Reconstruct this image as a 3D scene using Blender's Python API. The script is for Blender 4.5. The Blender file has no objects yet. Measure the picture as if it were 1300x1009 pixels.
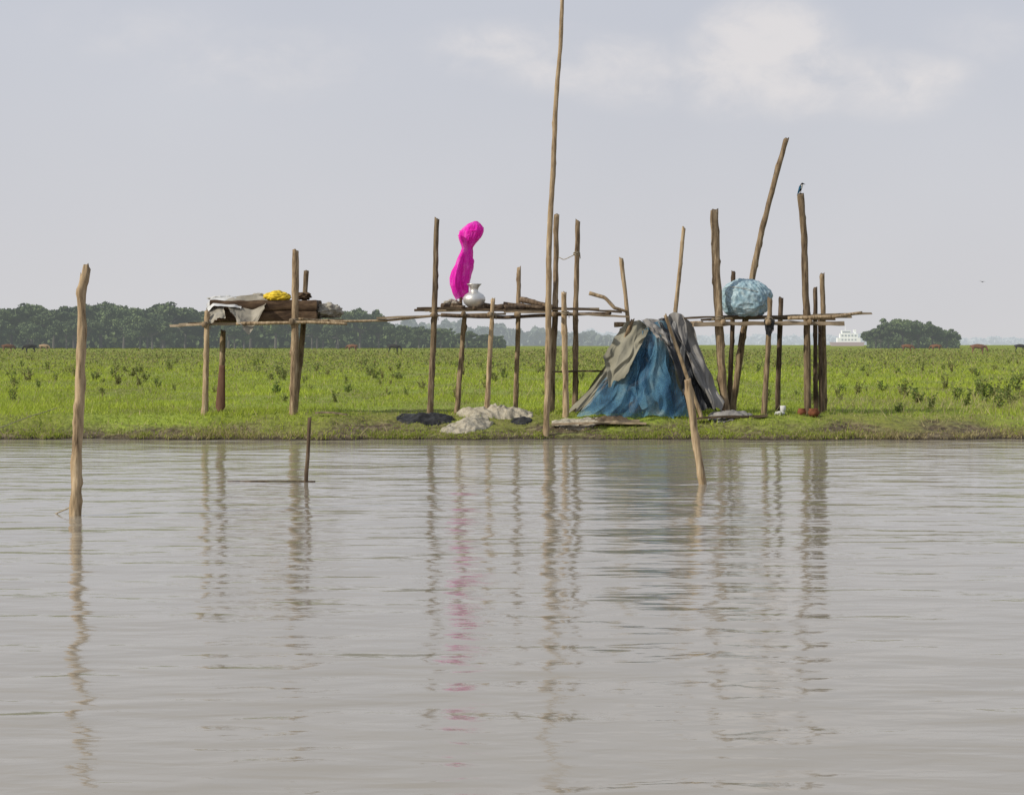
import bpy, math, random
import numpy as np
from mathutils import Vector, noise
random.seed(7); rng=np.random.default_rng(7)
F=2600.0; H=1.675; HZ=437.0
scene=bpy.context.scene; col=scene.collection
def at(px,py,d): return Vector(((px-650)/F*d, d, H-(py-HZ)/F*d))
def shore(x): return 36.0+0.14*np.sin(x*0.7+1)+0.10*np.sin(x*2.3)+0.06*np.sin(x*5.1+2)+0.035*np.sin(x*11.7)+0.02*np.sin(x*23)
def gz(x,y):
    x=np.asarray(x,float); y=np.asarray(y,float)
    t=y-shore(x)
    a=np.clip(t/0.14,0,1); b=np.clip((t-0.1)/1.7,0,1); b=b*b*(3-2*b)
    z=np.where(t<0,np.maximum(-0.9,t*0.4),0.07*a+0.30*b)
    n=0.012*np.sin(x*3.1+y*2.2)+0.010*np.sin(x*7.7-y*5.9)+0.010*np.sin(x*13.1+y*17.3)+0.006*np.sin(x*29-y*23)
    return z+n*np.clip(t/0.3,0,1)
def G(x,y): return float(gz(x,y))
# ---------------------------------------------------------------- materials
def mat(name):
    m=bpy.data.materials.new(name); m.use_nodes=True
    nt=m.node_tree; b=nt.nodes['Principled BSDF']; b.inputs['Roughness'].default_value=0.85
    b.inputs['Specular IOR Level'].default_value=0.25
    return m,nt,b
def ramp(nt,stops):
    r=nt.nodes.new('ShaderNodeValToRGB'); e=r.color_ramp.elements
    e[0].position=stops[0][0]; e[0].color=(*stops[0][1],1)
    e[1].position=stops[-1][0]; e[1].color=(*stops[-1][1],1)
    for p,c in stops[1:-1]:
        k=e.new(p); k.color=(*c,1)
    return r
def noisy(name,stops,scale=(5,5,5),ns=1.0,detail=6,rough=0.85,bump=0.0,bscale=None,rand=0.0,haze_glow=None,dist=0.0,metal=0,nrough=0.6,trans=0.0,holes=None):
    m,nt,b=mat(name); N=nt.nodes; L=nt.links
    tc=N.new('ShaderNodeTexCoord'); mp=N.new('ShaderNodeMapping'); mp.inputs['Scale'].default_value=scale
    L.new(tc.outputs['Object'],mp.inputs[0])
    oi=N.new('ShaderNodeObjectInfo')
    ad=N.new('ShaderNodeVectorMath'); ad.operation='MULTIPLY_ADD'; ad.inputs[1].default_value=(1,1,1)
    L.new(mp.outputs[0],ad.inputs[0])
    sc=N.new('ShaderNodeMath'); sc.operation='MULTIPLY'; sc.inputs[1].default_value=37
    L.new(oi.outputs['Random'],sc.inputs[0]); L.new(sc.outputs[0],ad.inputs[2])
    nz=N.new('ShaderNodeTexNoise'); nz.inputs['Scale'].default_value=ns; nz.inputs['Detail'].default_value=detail; nz.inputs['Roughness'].default_value=nrough
    nz.inputs['Distortion'].default_value=dist
    L.new(ad.outputs[0],nz.inputs['Vector'])
    r=ramp(nt,stops); L.new(nz.outputs['Fac'],r.inputs[0])
    out=r.outputs[0]
    if rand:
        hs=N.new('ShaderNodeHueSaturation'); mr=N.new('ShaderNodeMapRange')
        mr.inputs['To Min'].default_value=1-rand; mr.inputs['To Max'].default_value=1+rand
        L.new(oi.outputs['Random'],mr.inputs[0]); L.new(mr.outputs[0],hs.inputs['Value']); L.new(out,hs.inputs['Color']); out=hs.outputs[0]
    L.new(out,b.inputs['Base Color']); b.inputs['Roughness'].default_value=rough; b.inputs['Metallic'].default_value=metal
    if bump:
        bp=N.new('ShaderNodeBump'); bp.inputs['Strength'].default_value=1; bp.inputs['Distance'].default_value=bump
        n2=N.new('ShaderNodeTexNoise'); n2.inputs['Scale'].default_value=bscale or ns; n2.inputs['Detail'].default_value=5
        L.new(ad.outputs[0],n2.inputs['Vector'])
        L.new(n2.outputs['Fac'],bp.inputs['Height']); L.new(bp.outputs[0],b.inputs['Normal'])
    if haze_glow:
        b.inputs['Emission Color'].default_value=(0.53,0.57,0.60,1); b.inputs['Emission Strength'].default_value=haze_glow  # distance haze painted in as a faint bluish glow of the surface
    sh=b.outputs[0]
    if trans:
        t=N.new('ShaderNodeBsdfTranslucent'); L.new(out,t.inputs[0]); mx=N.new('ShaderNodeMixShader'); mx.inputs[0].default_value=trans
        L.new(sh,mx.inputs[1]); L.new(t.outputs[0],mx.inputs[2]); sh=mx.outputs[0]
    if holes:
        n3=N.new('ShaderNodeTexNoise'); n3.inputs['Scale'].default_value=holes[0]; n3.inputs['Detail'].default_value=3
        L.new(tc.outputs['Object'],n3.inputs['Vector'])
        mr=N.new('ShaderNodeMapRange'); mr.inputs['From Min'].default_value=0.35; mr.inputs['From Max'].default_value=0.65
        mr.inputs['To Min'].default_value=holes[1]; mr.inputs['To Max'].default_value=holes[2]; L.new(n3.outputs['Fac'],mr.inputs[0])
        tr=N.new('ShaderNodeBsdfTransparent'); mx=N.new('ShaderNodeMixShader'); L.new(mr.outputs[0],mx.inputs[0])
        L.new(sh,mx.inputs[1]); L.new(tr.outputs[0],mx.inputs[2]); sh=mx.outputs[0]
    L.new(sh,N['Material Output'].inputs[0])
    return m
wood=noisy('weathered_wood',[(0.33,(0.06,0.04,0.025)),(0.46,(0.19,0.135,0.082)),(0.6,(0.32,0.24,0.15)),(0.72,(0.48,0.39,0.27))],scale=(20,20,2.6),bump=0.012,bscale=2,rand=0.30,nrough=0.68)
wood_light=noisy('pale_wood',[(0.33,(0.11,0.075,0.045)),(0.45,(0.31,0.225,0.135)),(0.6,(0.46,0.35,0.22)),(0.72,(0.64,0.53,0.38))],scale=(18,18,2.2),bump=0.012,bscale=2,rand=0.12,nrough=0.68)
wood_dark=noisy('dark_wood',[(0.3,(0.035,0.024,0.016)),(0.52,(0.12,0.083,0.054)),(0.72,(0.27,0.205,0.14))],scale=(18,18,2.5),bump=0.010,bscale=2,rand=0.2,nrough=0.65)
plank_m=noisy('plank_wood',[(0.3,(0.12,0.09,0.06)),(0.5,(0.31,0.24,0.16)),(0.72,(0.52,0.43,0.32))],scale=(1.8,14,14),bump=0.006,bscale=2,rand=0.3,nrough=0.65)
plank_d=noisy('dark_plank',[(0.3,(0.035,0.025,0.018)),(0.55,(0.12,0.085,0.055)),(0.75,(0.25,0.2,0.14))],scale=(1.8,14,14),bump=0.006,bscale=2,rand=0.3,nrough=0.65)
timber_m=noisy('old_brown_timber',[(0.33,(0.03,0.018,0.011)),(0.5,(0.08,0.05,0.03)),(0.68,(0.16,0.105,0.062))],scale=(3,9,12),bump=0.015,nrough=0.65)
mud_m=noisy('caked_mud',[(0.3,(0.05,0.036,0.022)),(0.55,(0.13,0.095,0.06)),(0.75,(0.24,0.19,0.13))],scale=(9,9,9),bump=0.03,nrough=0.75)
grey_cloth=noisy('grey_cloth',[(0.3,(0.22,0.20,0.16)),(0.55,(0.36,0.33,0.27)),(0.8,(0.46,0.43,0.37))],scale=(4,4,4),bump=0.006,nrough=0.5,trans=0.1)
olive_tarp=noisy('olive_tarp',[(0.3,(0.20,0.19,0.145)),(0.5,(0.27,0.255,0.195)),(0.72,(0.35,0.33,0.26))],scale=(2.5,2.5,2.5),bump=0.003,bscale=3,rough=0.8,nrough=0.5,trans=0.15)
white_cloth=noisy('white_sheet',[(0.3,(0.42,0.42,0.41)),(0.6,(0.64,0.64,0.63)),(0.8,(0.74,0.74,0.72))],scale=(4,4,4),bump=0.01)
pale_tarp=noisy('pale_tarp',[(0.3,(0.17,0.165,0.16)),(0.5,(0.25,0.24,0.23)),(0.72,(0.37,0.355,0.335))],scale=(2.5,2.5,2),bump=0.003,bscale=3,rough=0.6,nrough=0.5,trans=0.1)
dark_tarp=noisy('dark_tarp',[(0.3,(0.025,0.027,0.031)),(0.55,(0.05,0.052,0.057)),(0.75,(0.11,0.11,0.115))],scale=(2.5,2.5,2),bump=0.003,bscale=3,rough=0.42,nrough=0.5)
black_m=noisy('black_plastic',[(0.3,(0.012,0.012,0.012)),(0.6,(0.030,0.030,0.031)),(0.85,(0.09,0.09,0.09))],scale=(5,5,5),bump=0.01,rough=0.5)
blue_net=noisy('blue_net',[(0.3,(0.03,0.085,0.16)),(0.43,(0.065,0.18,0.31)),(0.53,(0.12,0.28,0.41)),(0.63,(0.23,0.37,0.44)),(0.75,(0.38,0.46,0.46))],scale=(3.0,3.0,0.8),bump=0.004,bscale=7,nrough=0.55,trans=0.3,holes=(60,0.15,0.55))
yellow_m=noisy('yellow_plastic',[(0.3,(0.50,0.33,0.012)),(0.7,(0.80,0.60,0.05))],scale=(8,8,8),bump=0.01,rough=0.6)
net_white=noisy('heaped_net',[(0.30,(0.26,0.225,0.165)),(0.48,(0.44,0.395,0.305)),(0.64,(0.58,0.535,0.43)),(0.75,(0.68,0.64,0.55))],scale=(12,12,12),bump=0.015,bscale=3,nrough=0.75,trans=0.15)
pink_m=noisy('magenta_net',[(0.3,(0.80,0.012,0.48)),(0.5,(0.95,0.045,0.65)),(0.72,(0.98,0.28,0.80))],scale=(9,9,2.2),bump=0.006,bscale=2.5,rough=0.85,nrough=0.6,trans=0.38,holes=(40,0.0,0.28))
blue_bag=noisy('pale_blue_net_bag',[(0.3,(0.20,0.33,0.41)),(0.45,(0.33,0.48,0.55)),(0.58,(0.47,0.60,0.65)),(0.72,(0.70,0.77,0.79))],scale=(8,8,6),bump=0.018,bscale=2.0,rough=0.32,nrough=0.75,trans=0.2)
alu=noisy('dull_aluminium',[(0.3,(0.55,0.54,0.52)),(0.7,(0.75,0.74,0.72))],scale=(10,10,10),rough=0.42,metal=0.7,bump=0.004)
terra=noisy('terracotta',[(0.3,(0.10,0.035,0.018)),(0.7,(0.27,0.10,0.05))],scale=(9,9,9),bump=0.01)
rope_m=noisy('rope_fibre',[(0.3,(0.22,0.18,0.12)),(0.7,(0.42,0.37,0.28))],scale=(30,30,30))
white_paint=noisy('white_ship_paint',[(0.3,(0.68,0.69,0.70)),(0.7,(0.76,0.76,0.76))],scale=(.3,.3,.3),haze_glow=0.25)  # ship materials glow slightly to paint in the haze before them
ship_glass=noisy('ship_window',[(0.3,(0.10,0.11,0.12)),(0.7,(0.16,0.17,0.19))],haze_glow=0.5)
ship_hull=noisy('ship_hull_red',[(0.3,(0.2,0.12,0.10)),(0.7,(0.26,0.16,0.13))],haze_glow=0.40)
leaf_far=noisy('distant_foliage',[(0.3,(0.040,0.062,0.030)),(0.5,(0.076,0.108,0.043)),(0.7,(0.13,0.168,0.062))],scale=(.35,.35,.35),haze_glow=0.135,rand=0.2)
leaf_far2=noisy('haze_painted_foliage',[(0.3,(0.05,0.07,0.06)),(0.7,(0.10,0.12,0.09))],scale=(.1,.1,.1),haze_glow=0.42)
leaf_far3=noisy('strong_haze_painted_foliage',[(0.3,(0.08,0.09,0.09)),(0.7,(0.11,0.12,0.12))],scale=(.05,.05,.05),haze_glow=0.80)  # greyed colour plus strong glow paints the haze over the farthest wood
bark_far=noisy('distant_bark',[(0.3,(0.07,0.065,0.055)),(0.7,(0.11,0.10,0.085))],haze_glow=0.14)
cow_mats=[noisy('cow_hide_brown',[(0.3,(0.12,0.055,0.03)),(0.7,(0.2,0.095,0.05))],haze_glow=0.06),
          noisy('cow_hide_black',[(0.3,(0.02,0.019,0.018)),(0.7,(0.045,0.04,0.04))],haze_glow=0.05),
          noisy('cow_hide_tan',[(0.3,(0.25,0.17,0.10)),(0.7,(0.38,0.27,0.17))],haze_glow=0.05)]
def tintmat(name,rough=0.7,trans=0.0):
    m,nt,b=mat(name); N=nt.nodes;L=nt.links
    a=N.new('ShaderNodeAttribute'); a.attribute_name='tint'
    L.new(a.outputs['Color'],b.inputs['Base Color']); b.inputs['Roughness'].default_value=rough
    if trans:
        t=N.new('ShaderNodeBsdfTranslucent'); L.new(a.outputs['Color'],t.inputs[0])
        mx=N.new('ShaderNodeMixShader'); mx.inputs[0].default_value=trans
        L.new(b.outputs[0],mx.inputs[1]); L.new(t.outputs[0],mx.inputs[2])
        L.new(mx.outputs[0],N['Material Output'].inputs[0])
    return m
grass_mat=tintmat('grass_blades',0.65,0.4)
# ---------------------------------------------------------------- object helpers
def setup(o,parent=None,label=None,cat=None,group=None,kind=None):
    col.objects.link(o)
    if parent is not None:
        o.parent=parent; o.location=o.location-parent.location
    if label: o['label']=label
    if cat and parent is None: o['category']=cat
    if group: o['group']=group
    if kind: o['kind']=kind
    return o
def empty(name,loc,label,cat,group=None):
    e=bpy.data.objects.new(name,None); e.location=loc; e.empty_display_size=0.2
    return setup(e,None,label,cat,group)
def mesh(name,verts,faces,mats,origin=None,parent=None,smooth=True,midx=None,**k):
    o0=Vector(origin) if origin is not None else Vector((0,0,0))
    me=bpy.data.meshes.new(name); me.from_pydata([tuple(Vector(v)-o0) for v in verts],[],faces)
    for m in (mats if isinstance(mats,list) else [mats]): me.materials.append(m)
    if smooth: me.polygons.foreach_set('use_smooth',[True]*len(me.polygons))
    if midx: me.polygons.foreach_set('material_index',midx)
    me.update()
    o=bpy.data.objects.new(name,me); o.location=o0
    return setup(o,parent,**k)
def npmesh(name,co,nper,mat_,tint=None,**k):
    n=len(co); nf=n//nper
    me=bpy.data.meshes.new(name); me.vertices.add(n); me.vertices.foreach_set('co',co.astype(np.float32).ravel())
    me.loops.add(n); me.loops.foreach_set('vertex_index',np.arange(n,dtype=np.int32))
    me.polygons.add(nf); me.polygons.foreach_set('loop_start',np.arange(0,n,nper,dtype=np.int32))
    me.polygons.foreach_set('loop_total',np.full(nf,nper,dtype=np.int32))
    me.update(calc_edges=True)
    if tint is not None:
        a=me.color_attributes.new('tint','FLOAT_COLOR','POINT')
        t=np.ones((n,4),np.float32); t[:,:3]=tint; a.data.foreach_set('color',t.ravel())
    me.materials.append(mat_)
    if k.pop('dataonly',False): return me
    o=bpy.data.objects.new(name,me); return setup(o,**k)
def fn(v,s=0.0): return noise.noise(Vector((v[0]+s,v[1]+s*1.7,v[2]-s)))
def tube(path,radii,sides=12,seg=None,wob=0.0,jag=0.0,seed=0,rough=0.0,knots=0):
    """swept irregular tube through path points -> verts, faces"""
    path=[Vector(p) for p in path]
    if not isinstance(radii,(list,tuple)): radii=[radii]*len(path)
    L=[0]
    for a,b in zip(path,path[1:]): L.append(L[-1]+(b-a).length)
    T=L[-1]; seg=seg or max(6,int(T/0.055))
    R=random.Random(seed); kn=[(R.random(),R.uniform(0.10,0.30),R.uniform(0,6.28)) for _ in range(knots)]
    pts=[];rs=[]
    for i in range(seg+1):
        s=T*i/seg; j=0
        while j<len(L)-2 and s>L[j+1]: j+=1
        f=(s-L[j])/(L[j+1]-L[j]); 
        p=path[j].lerp(path[j+1],f)
        if 0<i<seg or wob: p=p+Vector((fn((s*0.6,seed,0),3.1)+0.22*fn((s*2.3,seed,0),9.1),fn((s*0.6,seed,5),7.7),0))*wob*2
        pts.append(p); rs.append(radii[j]*(1-f)+radii[j+1]*f)
    V=[];Fc=[]
    for i,(p,r) in enumerate(zip(pts,rs)):
        d=(pts[min(i+1,seg)]-pts[max(i-1,0)]).normalized()
        ref=Vector((0,1,0)) if abs(d.y)<0.9 else Vector((1,0,0))
        u=d.cross(ref).normalized(); w=d.cross(u)
        for k in range(sides):
            a=2*math.pi*k/sides
            rr=r*(1+rough*fn((math.cos(a)*1.5,math.sin(a)*1.5,i*0.22),seed*1.3))
            for kt,ka,kp in kn:
                dd=(i/seg-kt)*T/0.04
                if abs(dd)<2: rr*=1+ka*math.exp(-dd*dd)*max(0,math.cos(a-kp)+0.2)
            q=p+u*math.cos(a)*rr+w*math.sin(a)*rr
            if i==seg and jag: q=q+d*(R.uniform(-jag*0.3,jag*0.5)+jag*0.5*math.cos(a-seed))
            V.append(q)
    for i in range(seg):
        for k in range(sides):
            a=i*sides+k; b=i*sides+(k+1)%sides
            Fc.append((a,b,b+sides,a+sides))
    V.append(pts[0]); c=len(V)-1
    for k in range(sides): Fc.append((c,(k+1)%sides,k))
    V.append(pts[-1]-(pts[-1]-pts[-2]).normalized()*jag*0.2); c=len(V)-1
    for k in range(sides): Fc.append((c,seg*sides+k,seg*sides+(k+1)%sides))
    return V,Fc
SEED=[1]
def pole(name,tops,pxb,d,w,m=None,parent=None,wt=None,jag=0.045,deep=0.25,wob=0.011,depth_top=None,**k):
    """upright pole: tops listed from top downward; foot stands on the terrain at depth d"""
    SEED[0]+=1
    x=(pxb-650)/F*d; z=G(x,d); base=Vector((x,d,z))
    dt=depth_top or d
    P=[at(a,b,dt) for a,b in tops][::-1]
    first=P[0]; dirn=(base-first).normalized()
    path=[base+dirn*deep,base]+P
    wt=wt or w*0.8
    r0=w*0.93/2/F*d; r1=wt*0.93/2/F*d
    rad=[r0*1.03]+[r0+(r1-r0)*((p-base).length/max(1e-3,(path[-1]-base).length)) for p in path[1:]]
    V,Fc=tube(path,rad,wob=wob,jag=jag,seed=SEED[0],rough=0.24,knots=8)
    return mesh(name,V,Fc,m or wood,origin=base,parent=parent,**k)
def stick(name,pts,w,m=None,parent=None,jag=0.02,rough=0.22,wob=0.010,wt=None,**k):
    SEED[0]+=1
    P=[at(*p) for p in pts]; r=w/2/F*pts[0][2]; r2=(wt or w*0.75)/2/F*pts[0][2]
    rad=[r+(r2-r)*i/(len(P)-1) for i in range(len(P))]
    V,Fc=tube(P,rad,sides=8,wob=wob,jag=jag,seed=SEED[0],rough=rough,knots=3)
    return mesh(name,V,Fc,m or wood,origin=P[0],parent=parent,**k)
def R2(s): return 0.6+((s*37)%10)/8
def plank(name,a,b,depthw,t,m=None,parent=None,**k):
    """board between two points; depthw = width in metres along Y, t thickness m"""
    SEED[0]+=1; A=at(*a);B=at(*b); n=max(6,int((B-A).length/0.06)); V=[];Fc=[]
    for i in range(n+1):
        f=i/n; p=A.lerp(B,f); p.z+=0.02*math.sin(f*math.pi*R2(SEED[0]))*0.8+0.006*fn((f*12,SEED[0],1),2)
        w=depthw*(1+0.2*fn((f*8,SEED[0],0),2)); tt=t*(1+0.35*fn((f*10,SEED[0],3),5))
        e=0.04*fn((f*8,SEED[0],8),1)
        for dy,dz in ((-.5,0),(.5,0),(.5,1),(-.5,1)): V.append(p+Vector((0.03*fn((dy,SEED[0],dz),4) if i in(0,n) else 0,dy*w+e,(dz-.5)*tt)))
    for i in range(n):
        for k2 in range(4):
            q=i*4+k2; r=i*4+(k2+1)%4; Fc.append((q,r,r+4,q+4))
    Fc.append((3,2,1,0)); Fc.append(tuple(n*4+j for j in range(4)))
    return mesh(name,V,Fc,m or plank_m,origin=A,parent=parent,smooth=False,**k)
def lump(name,c,rx,ry,rz,m,parent=None,amp=0.15,freq=2.5,res=40,flat=None,seed=1,crease=0.0,origin=None,boxy=1.0,fold=0.0,**k):
    V=[];Fc=[]; nu=res*2
    for i in range(res+1):
        th=math.pi*i/res
        for j in range(nu):
            ph=2*math.pi*j/nu
            d=Vector((math.sin(th)*math.cos(ph),math.sin(th)*math.sin(ph),math.cos(th)))
            s=1+amp*fn(d*freq,seed)+amp*0.5*fn(d*freq*2.3,seed+4)+amp*0.3*(abs(fn(d*freq*4.5,seed+9))-0.25)
            if crease: s-=crease*max(0,0.16-abs(fn(d*freq*1.3,seed+20)))*4
            if fold: s+=fold*(0.3-abs(fn((d.x*5+d.z*2,d.y*5,d.z*3.2-d.x*1.5),seed+30)))
            e=Vector([math.copysign(abs(q)**boxy,q) for q in d])
            z=e.z*rz*s
            if flat is not None and z<-flat*rz: z=-flat*rz-0.02*rz*(1+d.z)
            V.append(c+Vector((e.x*rx*s,e.y*ry*s,z)))
    for i in range(res):
        for j in range(nu):
            a=i*nu+j;b=i*nu+(j+1)%nu; Fc.append((a,a+nu,b+nu,b))
    return mesh(name,V,Fc,m,origin=origin or c,parent=parent,**k)
def poly(pts,u):
    u=u*(len(pts)-1); i=min(int(u),len(pts)-2); return pts[i].lerp(pts[i+1],u-i)
def drape(name,top,bot,m,parent=None,nu=90,nv=50,amp=0.05,folds=8,seed=1,hem=0.06,bulge=0.0,sag=0.0,skew=0.0,ground=False,fine=0.10,**k):
    T=[at(*p) for p in top];B=[at(*p) for p in bot];V=[];Fc=[]
    for j in range(nv+1):
        for i in range(nu+1):
            u=i/nu; v0=j/nv; v=v0*(1+hem*fn((u*5,seed,0),2)*1.6+hem*0.5*fn((u*17,seed,4),2)) 
            uu=min(1,max(0,u+0.06*fn((u*3,v*2,seed),31)*math.sin(math.pi*u)))
            A=poly(T,uu);Bq=poly(B,uu); fx=max(v,0)**(1+sag)
            p=Vector((A.x+(Bq.x-A.x)*fx,A.y+(Bq.y-A.y)*fx,A.z+(Bq.z-A.z)*v))
            q=u*folds+skew*v*folds*0.5+0.9*fn((u*2,v*2,seed),3)
            w1=fn((q,v*0.8,seed),1); w2=0.4-abs(fn((q*0.8+3,v*1.6,seed),4))*1.6
            # taut ridges running corner to corner
            w4=0.25-abs(fn((q*1.4+v*2.2,v*0.7,seed),24))
            w3=fn((u*2.5+v*3,v*3-u*2,seed),9)
            off=amp*(0.35+0.65*v)*(1.5*w1+0.8*w2+0.8*w4)+amp*0.9*w3+amp*fine*fn((u*11,v*9,seed),6)
            p=p+Vector((0.5*amp*fn((u*3,v*4,seed),13),-off-bulge*math.sin(math.pi*v),0.3*amp*fn((u*5,v*5,seed),17)-0.06*sag*math.sin(math.pi*min(v,1))))
            if ground: 
                g=G(p.x,p.y)+0.012
                if p.z<g: p.z=g+0.01*abs(fn(p*6,2))
            V.append(p)
    for j in range(nv):
        for i in range(nu):
            a=j*(nu+1)+i; Fc.append((a,a+1,a+nu+2,a+nu+1))
    return mesh(name,V,Fc,m,origin=V[0],parent=parent,**k)
def lathe(name,c,prof,m,n=40,**k):
    V=[];Fc=[]
    for r,z in prof:
        for j in range(n):
            a=2*math.pi*j/n; V.append(c+Vector((r*math.cos(a),r*math.sin(a),z)))
    for i in range(len(prof)-1):
        for j in range(n):
            a=i*n+j;b=i*n+(j+1)%n;Fc.append((a,b,b+n,a+n))
    return mesh(name,V,Fc,m,origin=c,**k)
# ---------------------------------------------------------------- ground
def geo(a,b,n): return list(np.geomspace(a,b,n))
xs=np.array(sorted([-v for v in geo(14.3,9000,45)]+list(np.arange(-14,14.01,0.08))+geo(14.3,9000,45)))
ys=np.array([-400,-100,-20,10,25,32,34.5]+list(np.arange(35.3,40,0.045))+list(np.arange(40,46,0.2))+geo(46.3,12000,90))
X,Y=np.meshgrid(xs,ys); Z=gz(X,Y); nx=len(xs);ny=len(ys)
me=bpy.data.meshes.new('ground'); co=np.stack([X,Y,Z],-1).reshape(-1,3)
idx=(np.arange(ny-1)[:,None]*nx+np.arange(nx-1)[None,:]).ravel()
fc=np.stack([idx,idx+1,idx+nx+1,idx+nx],-1)
me.from_pydata(co.tolist(),[],fc.tolist()); me.polygons.foreach_set('use_smooth',[True]*len(me.polygons))
gm,nt,b=mat('meadow_ground'); N=nt.nodes;L=nt.links
gp=N.new('ShaderNodeNewGeometry')
n1=N.new('ShaderNodeTexNoise'); n1.inputs['Scale'].default_value=0.22; n1.inputs['Detail'].default_value=8; L.new(gp.outputs['Position'],n1.inputs['Vector'])
r1=ramp(nt,[(0.32,(0.19,0.185,0.05)),(0.5,(0.225,0.27,0.042)),(0.68,(0.26,0.33,0.045))]); L.new(n1.outputs['Fac'],r1.inputs[0])
n2=N.new('ShaderNodeTexNoise'); n2.inputs['Scale'].default_value=9; n2.inputs['Detail'].default_value=8; L.new(gp.outputs['Position'],n2.inputs['Vector'])
n4=N.new('ShaderNodeTexNoise'); n4.inputs['Scale'].default_value=0.9; n4.inputs['Detail'].default_value=4; L.new(gp.outputs['Position'],n4.inputs['Vector'])
r2=ramp(nt,[(0.3,(0.05,0.037,0.022)),(0.5,(0.13,0.10,0.062)),(0.7,(0.25,0.205,0.135))]); L.new(n2.outputs['Fac'],r2.inputs[0])
sp=N.new('ShaderNodeSeparateXYZ'); L.new(gp.outputs['Position'],sp.inputs[0])
ma=N.new('ShaderNodeMath'); ma.operation='MULTIPLY_ADD'; ma.inputs[1].default_value=0.3; L.new(n2.outputs['Fac'],ma.inputs[0]); L.new(sp.outputs['Z'],ma.inputs[2])
mb=N.new('ShaderNodeMath'); mb.operation='MULTIPLY_ADD'; mb.inputs[1].default_value=0.7; L.new(n4.outputs['Fac'],mb.inputs[0]); L.new(ma.outputs[0],mb.inputs[2])
mr=N.new('ShaderNodeMapRange'); mr.inputs['From Min'].default_value=0.60; mr.inputs['From Max'].default_value=0.80; L.new(mb.outputs[0],mr.inputs[0])
mx=N.new('ShaderNodeMixRGB'); L.new(mr.outputs[0],mx.inputs[0]); L.new(r2.outputs[0],mx.inputs[1]); L.new(r1.outputs[0],mx.inputs[2])
mw=N.new('ShaderNodeMapRange'); mw.inputs['From Min'].default_value=0.01; mw.inputs['From Max'].default_value=0.07; mw.inputs['To Min'].default_value=0.35; L.new(sp.outputs['Z'],mw.inputs[0])
mm2=N.new('ShaderNodeMixRGB'); mm2.blend_type='MULTIPLY'; mm2.inputs[0].default_value=1; L.new(mx.outputs[0],mm2.inputs[1]); L.new(mw.outputs[0],mm2.inputs[2])
L.new(mm2.outputs[0],b.inputs['Base Color'])
bp=N.new('ShaderNodeBump'); bp.inputs['Distance'].default_value=0.06; L.new(n2.outputs['Fac'],bp.inputs['Height']); L.new(bp.outputs[0],b.inputs['Normal'])
me.materials.append(gm)
setup(bpy.data.objects.new('ground',me),kind='structure',label='flat green riverside meadow with a low muddy bank')
# ---------------------------------------------------------------- water
wm,nt,b=mat('silty_river_water'); N=nt.nodes;L=nt.links
b.inputs['Base Color'].default_value=(0.315,0.280,0.224,1); b.inputs['Roughness'].default_value=0.085; b.inputs['IOR'].default_value=1.33
b.inputs['Specular IOR Level'].default_value=0.5
gp=N.new('ShaderNodeNewGeometry')
def wave(sx,sy,amp,detail,rot,dist=0.6):
    mp=N.new('ShaderNodeMapping'); mp.inputs['Scale'].default_value=(sx,sy,1); mp.inputs['Rotation'].default_value=(0,0,rot)
    L.new(gp.outputs['Position'],mp.inputs[0])
    n=N.new('ShaderNodeTexNoise'); n.inputs['Scale'].default_value=1; n.inputs['Detail'].default_value=detail; n.inputs['Roughness'].default_value=0.5; n.inputs['Distortion'].default_value=dist
    L.new(mp.outputs[0],n.inputs['Vector'])
    m=N.new('ShaderNodeMath'); m.operation='MULTIPLY'; m.inputs[1].default_value=amp; L.new(n.outputs['Fac'],m.inputs[0]); return m
w1=wave(0.6,1.25,0.034,1.0,0.07,0.4); w2=wave(2.0,4.2,0.0105,1.8,-0.12,0.4); w3=wave(0.08,0.25,0.05,1,0.2); w4=wave(6,11,0.0020,2,0.1); w5=wave(1.0,2.1,0.018,1,0.35,0.4)
def add(a,c):
    s=N.new('ShaderNodeMath'); s.operation='ADD'; L.new(a.outputs[0],s.inputs[0]); L.new(c.outputs[0],s.inputs[1]); return s
hsum=add(add(add(w1,w2),add(w3,w4)),w5)
bp=N.new('ShaderNodeBump'); bp.inputs['Strength'].default_value=1; bp.inputs['Distance'].default_value=1.0
L.new(hsum.outputs[0],bp.inputs['Height']); L.new(bp.outputs[0],b.inputs['Normal'])
mesh('water',[(-3000,-390,0),(3000,-390,0),(3000,38,0),(-3000,38,0)],[(0,1,2,3)],wm,smooth=False,kind='structure',label='calm silty grey brown river with small ripples')
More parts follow.
